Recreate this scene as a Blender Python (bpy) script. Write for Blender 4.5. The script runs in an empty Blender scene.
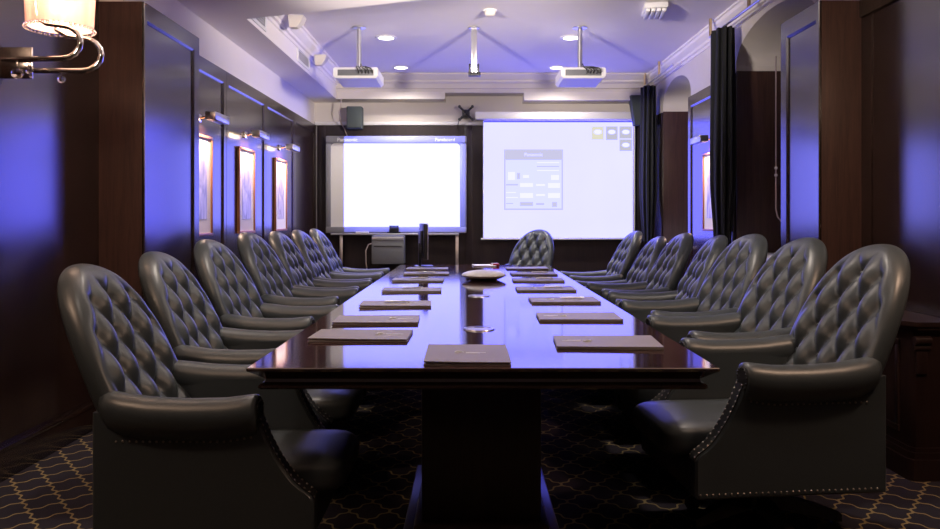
import bpy, bmesh, math, random
from math import sin, cos, pi, radians, sqrt
from mathutils import Vector, Matrix
random.seed(7)
sc = bpy.context.scene
COL = sc.collection
F, HC, VY = 744.0, 1.24, 218.0        # focal length in pixels, camera height, horizon row


def at(px, y):                        # X of something seen in column px at distance y
    return (px - 470.0) * y / F


def zt(py, y):
    return HC - (py - VY) * y / F


# ---------------------------------------------------------------- materials
def new_mat(name):
    m = bpy.data.materials.new(name)
    m.use_nodes = True
    nt = m.node_tree
    return m, nt, nt.nodes['Principled BSDF']


def N(nt, kind, **kw):
    n = nt.nodes.new(kind)
    for k, v in kw.items():
        setattr(n, k, v)
    return n


def math_node(nt, op, a, b=None, c=None):
    n = nt.nodes.new('ShaderNodeMath')
    n.operation = op
    for i, v in enumerate((a, b, c)):
        if v is None:
            continue
        if isinstance(v, (int, float)):
            n.inputs[i].default_value = v
        else:
            nt.links.new(v, n.inputs[i])
    return n.outputs[0]


def plain(name, col, rough=0.5, metal=0.0, noise=0.06, scale=30, bump=0.0, coat=0.0, ior=1.5):
    m, nt, b = new_mat(name)
    tc = N(nt, 'ShaderNodeTexCoord')
    nz = N(nt, 'ShaderNodeTexNoise')
    nz.inputs['Scale'].default_value = scale
    nz.inputs['Detail'].default_value = 4
    nt.links.new(tc.outputs['Object'], nz.inputs['Vector'])
    mx = N(nt, 'ShaderNodeMix', data_type='RGBA')
    mx.inputs[6].default_value = (*[c * (1 - noise) for c in col], 1)
    mx.inputs[7].default_value = (*[min(1, c * (1 + noise)) for c in col], 1)
    nt.links.new(nz.outputs['Fac'], mx.inputs[0])
    nt.links.new(mx.outputs[2], b.inputs['Base Color'])
    b.inputs['Roughness'].default_value = rough
    b.inputs['Metallic'].default_value = metal
    b.inputs['IOR'].default_value = ior
    b.inputs['Coat Weight'].default_value = coat
    b.inputs['Coat Roughness'].default_value = 0.08
    if bump:
        bp = N(nt, 'ShaderNodeBump')
        bp.inputs['Strength'].default_value = bump
        bp.inputs['Distance'].default_value = 0.004
        nt.links.new(nz.outputs['Fac'], bp.inputs['Height'])
        nt.links.new(bp.outputs['Normal'], b.inputs['Normal'])
    return m


def wood(name, c1, c2, rough, stretch=(14, 14, 0.9), ior=1.5, coat=0.0, coat_rough=0.1):
    m, nt, b = new_mat(name)
    tc = N(nt, 'ShaderNodeTexCoord')
    mp = N(nt, 'ShaderNodeMapping')
    mp.inputs['Scale'].default_value = stretch
    nt.links.new(tc.outputs['Object'], mp.inputs['Vector'])
    n1 = N(nt, 'ShaderNodeTexNoise')
    n1.inputs['Scale'].default_value = 1.6
    n1.inputs['Detail'].default_value = 8
    n1.inputs['Roughness'].default_value = 0.65
    n1.inputs['Distortion'].default_value = 0.8
    nt.links.new(mp.outputs['Vector'], n1.inputs['Vector'])
    n2 = N(nt, 'ShaderNodeTexNoise')
    n2.inputs['Scale'].default_value = 9
    n2.inputs['Detail'].default_value = 3
    nt.links.new(mp.outputs['Vector'], n2.inputs['Vector'])
    s = math_node(nt, 'MULTIPLY_ADD', n2.outputs['Fac'], 0.35, math_node(nt, 'MULTIPLY', n1.outputs['Fac'], 0.75))
    cr = N(nt, 'ShaderNodeValToRGB')
    cr.color_ramp.elements[0].position = 0.36
    cr.color_ramp.elements[0].color = (*c1, 1)
    cr.color_ramp.elements[1].position = 0.72
    cr.color_ramp.elements[1].color = (*c2, 1)
    nt.links.new(s, cr.inputs['Fac'])
    nt.links.new(cr.outputs['Color'], b.inputs['Base Color'])
    b.inputs['Roughness'].default_value = rough
    b.inputs['IOR'].default_value = ior
    b.inputs['Coat Weight'].default_value = coat
    b.inputs['Coat Roughness'].default_value = coat_rough
    return m


def emit(name, col, strength=1.0):
    m = bpy.data.materials.new(name)
    m.use_nodes = True
    nt = m.node_tree
    nt.nodes.remove(nt.nodes['Principled BSDF'])
    e = N(nt, 'ShaderNodeEmission')
    e.inputs['Color'].default_value = (*col, 1)
    e.inputs['Strength'].default_value = strength
    nt.links.new(e.outputs[0], nt.nodes['Material Output'].inputs['Surface'])
    return m


def emit_tex(name, c1, c2, scale):
    """emission whose colour drifts softly across the projected picture"""
    m = emit(name, c1)
    nt = m.node_tree
    e = next(n for n in nt.nodes if n.type == 'EMISSION')
    tc = N(nt, 'ShaderNodeTexCoord')
    nz = N(nt, 'ShaderNodeTexNoise')
    nz.inputs['Scale'].default_value = scale
    nt.links.new(tc.outputs['Object'], nz.inputs['Vector'])
    mx = N(nt, 'ShaderNodeMix', data_type='RGBA')
    mx.inputs[6].default_value = (*c1, 1)
    mx.inputs[7].default_value = (*c2, 1)
    nt.links.new(nz.outputs['Fac'], mx.inputs[0])
    nt.links.new(mx.outputs[2], e.inputs['Color'])
    return m


def carpet_mat():
    m, nt, b = new_mat('trellis_carpet')
    tc = N(nt, 'ShaderNodeTexCoord')
    sp = N(nt, 'ShaderNodeSeparateXYZ')
    nt.links.new(tc.outputs['Object'], sp.inputs[0])
    u = math_node(nt, 'DIVIDE', sp.outputs[0], 0.17)
    v = math_node(nt, 'DIVIDE', sp.outputs[1], 0.21)
    a0 = math_node(nt, 'ADD', u, v)
    b0 = math_node(nt, 'SUBTRACT', u, v)
    wa = math_node(nt, 'MULTIPLY', math_node(nt, 'SINE', math_node(nt, 'MULTIPLY', b0, 4 * pi)), 0.05)
    wb = math_node(nt, 'MULTIPLY', math_node(nt, 'SINE', math_node(nt, 'MULTIPLY', a0, 4 * pi)), 0.05)
    a1 = math_node(nt, 'ADD', a0, wa)
    b1 = math_node(nt, 'ADD', b0, wb)
    la = math_node(nt, 'ABSOLUTE', math_node(nt, 'SINE', math_node(nt, 'MULTIPLY', a1, pi)))
    lb = math_node(nt, 'ABSOLUTE', math_node(nt, 'SINE', math_node(nt, 'MULTIPLY', b1, pi)))
    d = math_node(nt, 'MINIMUM', la, lb)
    line = math_node(nt, 'LESS_THAN', d, 0.115)
    knot = math_node(nt, 'LESS_THAN', math_node(nt, 'ADD', la, lb), 0.36)
    line = math_node(nt, 'MAXIMUM', line, knot)
    nz = N(nt, 'ShaderNodeTexNoise')
    nz.inputs['Scale'].default_value = 260
    nt.links.new(tc.outputs['Object'], nz.inputs['Vector'])
    big = N(nt, 'ShaderNodeTexNoise')
    big.inputs['Scale'].default_value = 1.3
    nt.links.new(tc.outputs['Object'], big.inputs['Vector'])
    base = N(nt, 'ShaderNodeMix', data_type='RGBA')
    base.inputs[6].default_value = (0.040, 0.042, 0.056, 1)
    base.inputs[7].default_value = (0.048, 0.034, 0.048, 1)
    nt.links.new(big.outputs['Fac'], base.inputs[0])
    mx = N(nt, 'ShaderNodeMix', data_type='RGBA')
    nt.links.new(line, mx.inputs[0])
    nt.links.new(base.outputs[2], mx.inputs[6])
    mx.inputs[7].default_value = (0.42, 0.32, 0.15, 1)
    dk = N(nt, 'ShaderNodeMix', data_type='RGBA', blend_type='MULTIPLY')
    dk.inputs[0].default_value = 0.6
    nt.links.new(mx.outputs[2], dk.inputs[6])
    nt.links.new(nz.outputs['Fac'], dk.inputs[7])
    nt.links.new(dk.outputs[2], b.inputs['Base Color'])
    b.inputs['Roughness'].default_value = 0.95
    b.inputs['Specular IOR Level'].default_value = 0.1
    bp = N(nt, 'ShaderNodeBump')
    bp.inputs['Strength'].default_value = 0.4
    bp.inputs['Distance'].default_value = 0.004
    nt.links.new(nz.outputs['Fac'], bp.inputs['Height'])
    nt.links.new(bp.outputs['Normal'], b.inputs['Normal'])
    return m


def drawing_mat(name, paper, ink, scale):
    """a faint pencil landscape on pale paper"""
    m, nt, b = new_mat(name)
    tc = N(nt, 'ShaderNodeTexCoord')
    mp = N(nt, 'ShaderNodeMapping')
    mp.inputs['Scale'].default_value = (1, 1, 0.5)
    nt.links.new(tc.outputs['Object'], mp.inputs['Vector'])
    nz = N(nt, 'ShaderNodeTexNoise')
    nz.inputs['Scale'].default_value = scale
    nz.inputs['Detail'].default_value = 6
    nz.inputs['Distortion'].default_value = 1.2
    nt.links.new(mp.outputs['Vector'], nz.inputs['Vector'])
    cr = N(nt, 'ShaderNodeValToRGB')
    cr.color_ramp.elements[0].position = 0.4
    cr.color_ramp.elements[0].color = (*ink, 1)
    cr.color_ramp.elements[1].position = 0.62
    cr.color_ramp.elements[1].color = (*paper, 1)
    nt.links.new(nz.outputs['Fac'], cr.inputs['Fac'])
    nt.links.new(cr.outputs['Color'], b.inputs['Base Color'])
    b.inputs['Roughness'].default_value = 0.35
    return m


M = {}
M['panel'] = wood('mahogany_panel', (0.010, 0.0055, 0.005), (0.030, 0.015, 0.012), 0.19, ior=2.1)
M['jamb'] = wood('mahogany_jamb', (0.030, 0.014, 0.011), (0.075, 0.036, 0.027), 0.38, stretch=(22, 22, 1.1))
M['backwood'] = wood('mahogany_back', (0.010, 0.006, 0.007), (0.026, 0.014, 0.014), 0.45)
M['table'] = wood('mahogany_table', (0.020, 0.009, 0.009), (0.055, 0.026, 0.022), 0.075, stretch=(9, 0.6, 9), ior=2.5)
M['tabledark'] = wood('mahogany_pedestal', (0.012, 0.006, 0.006), (0.032, 0.016, 0.014), 0.3)
M['leather'] = plain('dark_green_grey_leather', (0.050, 0.061, 0.068), 0.35, noise=0.10, scale=190, bump=0.10, ior=1.5)
M['gimp'] = plain('black_leather_gimp', (0.022, 0.022, 0.024), 0.4, scale=120, bump=0.1)
M['nail'] = plain('antique_nailhead', (0.34, 0.30, 0.27), 0.35, metal=1.0)
M['blackwood'] = wood('black_stained_base', (0.008, 0.006, 0.006), (0.02, 0.014, 0.012), 0.3)
M['blackplastic'] = plain('black_plastic', (0.012, 0.012, 0.014), 0.4)
M['greyplastic'] = plain('grey_plastic', (0.16, 0.17, 0.18), 0.45)
M['speaker'] = plain('speaker_cloth', (0.05, 0.065, 0.065), 0.75, scale=200, bump=0.2)
M['ceiling'] = plain('ceiling_paint', (0.84, 0.80, 0.79), 0.85, noise=0.02, scale=6)
M['plaster'] = plain('cream_plaster', (0.66, 0.62, 0.58), 0.85, noise=0.03, scale=8)
M['white'] = plain('white_paint', (0.80, 0.80, 0.80), 0.5, noise=0.02)
M['steel'] = plain('brushed_steel', (0.62, 0.62, 0.62), 0.28, metal=1.0)
M['chrome'] = plain('chrome', (0.80, 0.78, 0.76), 0.07, metal=1.0)
M['brass'] = plain('dull_brass', (0.62, 0.47, 0.26), 0.3, metal=1.0)
M['silver'] = plain('silver_frame', (0.55, 0.55, 0.57), 0.35, metal=0.6)
M['bezel'] = plain('grey_bezel', (0.24, 0.24, 0.26), 0.4)
M['boardwhite'] = plain('whiteboard_enamel', (0.78, 0.76, 0.72), 0.3, noise=0.02)
M['folder'] = plain('taupe_card', (0.215, 0.192, 0.188), 0.55, noise=0.05, scale=90)
M['foldermark'] = plain('pale_print', (0.62, 0.62, 0.66), 0.5)
M['paper'] = plain('white_paper', (0.80, 0.79, 0.78), 0.7, noise=0.02)
M['curtain'] = plain('black_velvet', (0.007, 0.008, 0.009), 0.85, noise=0.2, scale=60)
M['picframe'] = wood('reddish_frame_wood', (0.22, 0.09, 0.045), (0.38, 0.17, 0.08), 0.4, stretch=(20, 20, 2))
M['mat'] = plain('white_mount_board', (0.82, 0.80, 0.78), 0.7, noise=0.02)
M['art'] = drawing_mat('pale_drawing', (0.66, 0.66, 0.70), (0.30, 0.31, 0.38), 9)
M['art2'] = drawing_mat('warm_drawing', (0.62, 0.58, 0.55), (0.28, 0.24, 0.24), 12)
M['phone'] = plain('beige_plastic', (0.70, 0.68, 0.65), 0.45, noise=0.03)
M['red'] = plain('red_plastic', (0.45, 0.03, 0.04), 0.4)
M['cable'] = plain('black_cable', (0.01, 0.01, 0.01), 0.5)
M['lightcable'] = plain('pale_cable', (0.5, 0.42, 0.38), 0.5)
M['carpet'] = carpet_mat()
M['blindcloth'] = plain('pale_blind', (0.45, 0.43, 0.42), 0.8)
SCR = (0.76, 0.745, 5.0)
M['screen'] = emit_tex('projected_light', (0.67, 0.66, 5.0), (0.74, 0.73, 5.6), 1.3)
M['boardlight'] = emit_tex('projected_light_white', (0.92, 0.93, 4.4), (0.83, 0.85, 4.0), 1.1)
M['scredge'] = emit('projected_blue_edge', (0.09, 0.09, 2.6))
M['scrgrey'] = emit('projected_grey', (0.52, 0.51, 0.70))
M['scrpale'] = emit('projected_pale', (0.66, 0.68, 3.6))
M['scrline'] = emit('projected_white', (0.80, 0.80, 4.6))
M['screy'] = emit('projected_yellow', (0.66, 0.64, 0.52))
M['scrico'] = emit('projected_icon_grey', (0.48, 0.47, 0.56))
M['lamp'] = emit('lit_lamp', (1.0, 0.93, 0.86), 5.0)
M['bulb'] = emit('lit_bulb', (1.0, 0.72, 0.5), 14.0)
mg, ntg, bg = new_mat('clear_crystal')
bg.inputs['Base Color'].default_value = (0.95, 0.95, 1, 1)
bg.inputs['Transmission Weight'].default_value = 1.0
bg.inputs['Roughness'].default_value = 0.03
M['crystal'] = mg
ms, nts, bs = new_mat('lit_lamp_shade')
bs.inputs['Base Color'].default_value = (0.75, 0.62, 0.58, 1)
bs.inputs['Roughness'].default_value = 0.3
tcs = N(nts, 'ShaderNodeTexCoord')
wv = N(nts, 'ShaderNodeTexNoise')
wv.inputs['Scale'].default_value = 40
mps = N(nts, 'ShaderNodeMapping')
mps.inputs['Scale'].default_value = (1, 1, 0.02)
nts.links.new(tcs.outputs['Object'], mps.inputs['Vector'])
nts.links.new(mps.outputs['Vector'], wv.inputs['Vector'])
bs.inputs['Emission Color'].default_value = (1.0, 0.72, 0.62, 1)
nts.links.new(math_node(nts, 'MULTIPLY', math_node(nts, 'POWER', wv.outputs['Fac'], 2.0), 0.45), bs.inputs['Emission Strength'])
tr_ = N(nts, 'ShaderNodeBsdfTransparent')
tr_.inputs[0].default_value = (1.0, 0.86, 0.80, 1)
mxs = N(nts, 'ShaderNodeMixShader')
mxs.inputs[0].default_value = 0.5
nts.links.new(bs.outputs[0], mxs.inputs[1])
nts.links.new(tr_.outputs[0], mxs.inputs[2])
nts.links.new(mxs.outputs[0], nts.nodes['Material Output'].inputs['Surface'])
M['shade'] = ms


# ---------------------------------------------------------------- mesh helpers
class MB:
    def __init__(self):
        self.bm = bmesh.new()

    def box(self, x0, x1, y0, y1, z0, z1, bev=0.0, seg=2):
        vs = [self.bm.verts.new(p) for p in ((x0, y0, z0), (x1, y0, z0), (x1, y1, z0), (x0, y1, z0),
                                             (x0, y0, z1), (x1, y0, z1), (x1, y1, z1), (x0, y1, z1))]
        fs = [self.bm.faces.new([vs[i] for i in f]) for f in
              ((0, 3, 2, 1), (4, 5, 6, 7), (0, 1, 5, 4), (1, 2, 6, 5), (2, 3, 7, 6), (3, 0, 4, 7))]
        if bev:
            es = list({e for f in fs for e in f.edges})
            bmesh.ops.bevel(self.bm, geom=es, offset=bev, segments=seg, profile=0.5, affect='EDGES', clamp_overlap=True)
        return self

    def loft(self, loops, cap0=True, cap1=True, closed=True):
        rows = [[self.bm.verts.new(p) for p in lp] for lp in loops]
        n = len(rows[0])
        for a, b in zip(rows, rows[1:]):
            for i in range(n if closed else n - 1):
                j = (i + 1) % n
                try:
                    self.bm.faces.new((a[i], a[j], b[j], b[i]))
                except ValueError:
                    pass
        if cap0:
            self.bm.faces.new(rows[0][::-1])
        if cap1:
            self.bm.faces.new(rows[-1])
        return self

    def prism(self, pts, axis, a, b):
        """polygon pts (2D) pushed from a to b along axis"""
        def mk(p, t):
            return {'x': (t, p[0], p[1]), 'y': (p[0], t, p[1]), 'z': (p[0], p[1], t)}[axis]
        return self.loft([[mk(p, a) for p in pts], [mk(p, b) for p in pts]])

    def tube(self, pts, r, seg=8, caps=True):
        pts = [Vector(p) for p in pts]
        loops = []
        up = None
        for i, p in enumerate(pts):
            d = (pts[min(i + 1, len(pts) - 1)] - pts[max(i - 1, 0)]).normalized()
            if up is None:
                up = Vector((0, 0, 1)) if abs(d.z) < 0.9 else Vector((1, 0, 0))
            s = d.cross(up)
            if s.length < 1e-6:
                s = d.orthogonal()
            s.normalize()
            up = s.cross(d).normalized()
            rr = r[i] if isinstance(r, (list, tuple)) else r
            loops.append([p + (s * cos(2 * pi * k / seg) + up * sin(2 * pi * k / seg)) * rr for k in range(seg)])
        return self.loft(loops, caps, caps)

    def lathe(self, prof, cx=0, cy=0, seg=24, cap=True):
        loops = [[(cx + r * cos(2 * pi * k / seg), cy + r * sin(2 * pi * k / seg), z) for k in range(seg)] for r, z in prof]
        return self.loft(loops, cap, cap)

    def ball(self, c, r, seg=8, rings=5, sz=1.0):
        loops = []
        for i in range(1, rings):
            t = pi * i / rings
            loops.append([(c[0] + r * sin(t) * cos(2 * pi * k / seg), c[1] + r * sin(t) * sin(2 * pi * k / seg), c[2] - r * sz * cos(t)) for k in range(seg)])
        return self.loft(loops)

    def build(self, name, mat, parent=None, smooth=40, loc=None):
        bmesh.ops.recalc_face_normals(self.bm, faces=self.bm.faces[:])
        me = bpy.data.meshes.new(name)
        self.bm.to_mesh(me)
        self.bm.free()
        for p in me.polygons:
            p.use_smooth = True
        me.set_sharp_from_angle(angle=radians(smooth))
        me.materials.append(mat)
        o = bpy.data.objects.new(name, me)
        COL.objects.link(o)
        if parent is not None:
            o.parent = parent
        if loc is not None:
            o.location = loc
        return o


def tag(o, label, cat, group=None):
    o['label'] = label
    o['category'] = cat
    if group:
        o['group'] = group
    return o


def thing(name, label, cat, loc=(0, 0, 0), rz=0.0, group=None):
    o = bpy.data.objects.new(name, None)
    COL.objects.link(o)
    o.empty_display_size = 0.1
    o.location = loc
    o.rotation_euler = (0, 0, rz)
    return tag(o, label, cat, group)


def struct(name, mb, mat, parent=None, smooth=30):
    o = mb.build(name, mat, parent, smooth)
    if parent is None:
        o['kind'] = 'structure'
    return o


def dup(root, loc=None, rz=None, label=None, dz=0.0, low=()):
    """copy of a thing with copies of its parts and sub-parts; dz sets the height of every part not named in low"""
    r = root.copy()
    COL.objects.link(r)
    if loc is not None:
        r.location = loc
    if rz is not None:
        r.rotation_euler = (0, 0, rz)
    if label:
        r['label'] = label
    for ch in list(root.children):
        c = ch.copy()
        COL.objects.link(c)
        c.parent = r
        c.location.z = 0 if ch.name.split('.')[0] in low else dz
        for g in ch.children:
            d = g.copy()
            COL.objects.link(d)
            d.parent = c
    return r


def text(name, body, size, mat, parent, loc, rot, depth=0.0008, align='LEFT'):
    cu = bpy.data.curves.new(name, 'FONT')
    cu.body = body
    cu.size = size
    cu.extrude = depth
    cu.align_x = align
    cu.align_y = 'CENTER'
    cu.materials.append(mat)
    tmp = bpy.data.objects.new(name, cu)
    COL.objects.link(tmp)
    dg = bpy.context.evaluated_depsgraph_get()
    me = bpy.data.meshes.new_from_object(tmp.evaluated_get(dg))
    bpy.data.objects.remove(tmp)
    bpy.data.curves.remove(cu)
    o = bpy.data.objects.new(name, me)
    COL.objects.link(o)
    o.parent = parent
    o.location = loc
    o.rotation_euler = rot
    return o


# ---------------------------------------------------------------- the room
YB, XL, XR, XLN, XRN = 10.0, -2.07, 2.40, -2.22, 2.315
ZC, ZS, ZP = 3.10, 2.79, 2.48           # ceiling, soffit underside, panel top
YF = -2.6
struct('floor', MB().box(-2.6, 3.0, YF, YB + 0.1, -0.06, 0.0), M['carpet'])
struct('ceiling', MB().box(-2.6, 3.0, YF, YB + 0.1, ZC, ZC + 0.06), M['ceiling'])
# lowered ceiling near the camera: slanting edge
edge = lambda x: 5.82 - 0.367 * (x + 1.80)
struct('ceiling_lowered', MB().prism([(-2.6, YF), (3.0, YF), (3.0, edge(3.0)), (-1.74, edge(-1.74)), (-2.6, edge(-1.74))], 'z', ZS, ZC - 0.001), M['ceiling'])
struct('ceiling_soffit_left', MB().box(-2.6, -1.74, edge(-1.74) + 0.001, YB, ZS, ZC - 0.001), M['ceiling'])
YS = 9.69
nx0, nx1 = at(445, YS), at(524, YS)
mb = MB()
mb.prism([(-1.739, ZS), (nx0, ZS), (nx0, 2.874), (nx1, 2.874), (nx1, ZS - 0.015), (XR, ZS - 0.015), (XR, ZC - 0.001), (-1.739, ZC - 0.001)], 'y', YS, YB)
struct('ceiling_soffit_back', mb, M['plaster'])


def cornice(name, prof, p0, p1, inward, mat):
    """prof: (out from the wall, down from the ceiling) pairs"""
    p0, p1 = Vector(p0), Vector(p1)
    inw = Vector(inward)
    mb = MB()
    pts = [(0, 0)] + prof
    mb.loft([[p + inw * a + Vector((0, 0, -b)) for a, b in pts] for p in (p0, p1)])
    return struct(name, mb, mat)


big = [(0.13, 0.0), (0.13, 0.018), (0.11, 0.025), (0.105, 0.05), (0.08, 0.075), (0.05, 0.09), (0.045, 0.115), (0.02, 0.12), (0.015, 0.145), (0.0, 0.15)]
wide = [(0.17, 0.0), (0.17, 0.02), (0.145, 0.03), (0.125, 0.055), (0.09, 0.075), (0.085, 0.10), (0.05, 0.12), (0.035, 0.15), (0.03, 0.17), (0.012, 0.18), (0.0, 0.215)]
cornice('trim_1', big, (-1.74, edge(-1.74), ZC - 0.001), (-1.74, YS, ZC - 0.001), (1, 0, 0), M['ceiling'])
cornice('trim_2', wide, (-1.74, YS, ZC - 0.001), (XR, YS, ZC - 0.001), (0, -1, 0), M['plaster'])
cornice('trim_3', [(a * 0.9, b) for a, b in big], (XR, 4.0, ZC - 0.001), (XR, YS, ZC - 0.001), (-1, 0, 0), M['ceiling'])

# left wall: near plain panelling, pilaster, then a run of framed panels
mb = MB()
mb.box(-2.45, XL, 5.30, YB, 0, ZP)
struct('wall_left', mb, M['panel'])
struct('wall_left_near', MB().box(-2.45, XLN, YF, 4.45, 0, ZS), M['panel'])
struct('wall_left_upper', MB().box(-2.45, XL - 0.02, 4.48, YB, ZP, ZS), M['ceiling'])
PX, PY0, PY1, PZ = 1.976, 4.45, 5.35, 2.535
mb = MB()
mb.box(-2.45, -PX + 0.012, PY0, PY1, 0, PZ)
struct('pillar_left', mb, M['jamb'])


def framed_panel(name, x, sgn, y0, y1, z0, z1, fw0, fw1, fwt, mat, t=0.014, lip=0.014):
    """frame of mitred boards on the room face of a wall panel; sgn=+1 faces +X"""
    mb = MB()
    xa, xb = x, x + sgn * t
    o = [(y0, z0), (y1, z0), (y1, z1), (y0, z1)]
    i = [(y0 + fw0, z0 + 0.18), (y1 - fw1, z0 + 0.18), (y1 - fw1, z1 - fwt), (y0 + fw0, z1 - fwt)]
    c = 0.004
    oc = [(y0 + c, z0 + c), (y1 - c, z0 + c), (y1 - c, z1 - c), (y0 + c, z1 - c)]
    ic = [(i[0][0] - lip, i[0][1] - lip), (i[1][0] + lip, i[1][1] - lip), (i[2][0] + lip, i[2][1] + lip), (i[3][0] - lip, i[3][1] + lip)]
    loops = [[(xa, *p) for p in o], [(xb - sgn * c, *p) for p in o], [(xb, *p) for p in oc], [(xb, *p) for p in ic],
             [(xb - sgn * 0.009, *p) for p in i], [(xa, *p) for p in i]]
    mb.loft(loops, False, False)
    return struct(name, mb, mat, smooth=20)


struct('pillar_left_panel', MB().box(-PX + 0.012, -PX + 0.016, PY0 + 0.002, PY1 - 0.002, 0, PZ - 0.002), M['panel'])
framed_panel('trim_4', -PX + 0.016, 1, PY0, PY1, 0.0, PZ, 0.05, 0.11, 0.12, M['panel'])
tn = 5
for k in range(4):
    ya = 6.28 + 1.22 * (k - 1)
    yb = ya + 1.22
    framed_panel('trim_%d' % tn, XL, 1, max(ya, 5.36), min(yb, YB - 0.002), 0.0, ZP, 0.075, 0.075, 0.12, M['panel'])
    tn += 1
# crown strip over the panelled walls and the plinths
mb = MB()
mb.box(XLN, XLN + 0.025, YF, 4.449, 0, 0.14, 0.004)
mb.box(XLN, XLN + 0.035, YF, 4.449, 0.14, 0.165, 0.008)
struct('baseboard_left', mb, M['panel'])

# right wall with two arched window niches
A1, A2 = (5.10, 6.71), (8.08, 9.25)
SILL, SPR = 0.93, 2.56
mb = MB()


def wall_strip(ya, yb, za, zb, x0=XR, x1=2.86):
    mb.box(x0, x1, ya, yb, za, zb)


wall_strip(4.38, A1[0], 0, ZC)
wall_strip(A1[1], A2[0], 0, ZC)
wall_strip(A2[1], YB, 0, ZC)
for a, rise in ((A1, 0.30), (A2, 0.27)):
    wall_strip(a[0], a[1], 0, SILL - 0.03)
    n = 26
    cy, hw = (a[0] + a[1]) / 2, (a[1] - a[0]) / 2
    crv = []
    for k in range(n + 1):
        t = -1 + 2 * k / n
        t = sin(t * pi / 2)
        crv.append((cy + hw * t, SPR + 0.05 + rise * sqrt(max(0, 1 - t * t)) ** 1.0))
    poly = crv + [(a[1], ZC), (a[0], ZC)]
    # quads between the arch curve and the ceiling
    lo = [[(x, y, z) for (y, z) in crv] for x in (XR, 2.86)]
    hi = [[(x, y, ZC) for (y, z) in crv] for x in (XR, 2.86)]
    mb.loft([[l[k] for l in (lo[0], lo[1], hi[1], hi[0])] for k in range(n + 1)], True, True)
struct('wall_right', mb, M['plaster'])
# lower part of the niches: wood apron; far and near jambs in wood
wn = 1
for a in (A1, A2):
    mb = MB()
    mb.box(XR - 0.004, 2.85, a[1] - 0.03, a[1] - 0.001, SILL, SPR, 0.003)
    mb.box(XR - 0.004, 2.85, a[0] + 0.001, a[0] + 0.03, SILL, SPR, 0.003)
    struct('jamb_%d' % wn, mb, M['jamb'])
    struct('windowsill_%d' % wn, MB().box(XR - 0.10, 2.85, a[0] + 0.001, a[1] - 0.001, SILL - 0.03, SILL, 0.008), M['white'])
    mb = MB()
    mb.box(2.90, 2.94, a[0] - 0.1, a[1] + 0.1, SILL - 0.03, ZC)
    w = struct('window_%d' % wn, mb, M['blindcloth'])
    struct('window_frame', MB().box(2.86, 2.90, a[0], a[1], SILL, SILL + 0.06).box(2.86, 2.90, (a[0] + a[1]) / 2 - 0.03, (a[0] + a[1]) / 2 + 0.03, SILL, SPR + 0.25), M['white'], w)
    struct('wall_right_apron_%d' % wn, MB().box(XR - 0.02, XR - 0.001, a[0], a[1], 0, SILL - 0.031), M['panel'])
    wn += 1
ZP2 = 2.55
struct('wall_right_panel', MB().box(XR - 0.02, XR - 0.001, A1[1] + 0.002, A2[0] - 0.002, 0, ZP2), M['panel'])
framed_panel('trim_%d' % tn, XR - 0.02, -1, A1[1] + 0.002, A2[0] - 0.002, 0.0, ZP2, 0.09, 0.10, 0.12, M['panel'])
tn += 1
struct('wall_right_corner_panel', MB().box(XR - 0.02, XR - 0.001, A2[1] + 0.002, YB - 0.002, 0, ZP2), M['panel'])
# right pilaster and near right wall
RX, RY0, RY1, RZ = 2.088, 4.39, 4.93, 2.525
struct('pillar_right', MB().box(RX - 0.012, 2.7, RY0, RY1, 0, RZ), M['jamb'])
struct('pillar_right_panel', MB().box(RX - 0.016, RX - 0.012, RY0 + 0.002, RY1 - 0.002, 0, RZ - 0.002), M['panel'])
framed_panel('trim_%d' % tn, RX - 0.016, -1, RY0, RY1, 0.0, RZ, 0.05, 0.10, 0.12, M['panel'])
tn += 1
struct('wall_right_near', MB().box(XRN, 2.7, YF, RY0 - 0.001, 0, ZS), M['panel'])
mb = MB()
mb.box(XRN - 0.02, XRN, YF, RY0 - 0.001, 2.42, ZS, 0.004)
mb.box(XRN - 0.006, XRN, 4.28, RY0 - 0.001, 0, 2.42)
struct('trim_%d' % tn, mb, M['panel'])
tn += 1
# back wall
struct('wall_back', MB().box(-2.6, 3.0, YB, YB + 0.1, 0, ZC), M['plaster'])
mb = MB()
mb.box(XL + 0.023, XR - 0.021, YB - 0.03, YB - 0.001, 0, ZP)
for xx in (-1.98, -0.02, 2.29):
    mb.box(xx - 0.05, xx + 0.05, YB - 0.045, YB - 0.03, 0, ZP, 0.004)
struct('wall_back_panelling', mb, M['backwood'])
struct('trim_%d' % tn, MB().box(XL - 0.01, XR - 0.021, YB - 0.05, YB - 0.001, ZP + 0.001, ZP + 0.05, 0.012), M['white'])
tn += 1
struct('wall_front', MB().box(-2.6, 3.0, YF - 0.1, YF, 0, ZC), M['backwood'])

# vents in the left soffit face
for k, (ya, lab) in enumerate(((6.05, 'nearer slatted air vent in the soffit at the edge of the lowered ceiling'), (7.75, 'farther slatted air vent in the left soffit'))):
    v = thing('air_vent', lab, 'vent', (-1.738, ya, 2.895), 0, 'air vents in the left soffit')
    mb = MB()
    w, h = 0.27, 0.075
    for (a, b, c, d) in ((-w, w, h - 0.02, h), (-w, w, -h, -h + 0.02), (-w, -w + 0.02, -h + 0.02, h - 0.02), (w - 0.02, w, -h + 0.02, h - 0.02)):
        mb.box(0, 0.012, a, b, c, d)
    mb.build('vent_frame', M['white'], v)
    MB().box(0.0005, 0.002, -w + 0.02, w - 0.02, -h + 0.02, h - 0.02).build('duct_opening', M['blackplastic'], v)
    mb = MB()
    for q in range(5):
        z = -h + 0.032 + q * (2 * h - 0.064) / 4
        mb.prism([(0.002, z + 0.004), (0.010, z - 0.010), (0.010, z - 0.005), (0.002, z + 0.009)], 'y', -w + 0.02, w - 0.02)
    mb.build('slat_grille', M['white'], v)

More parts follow.
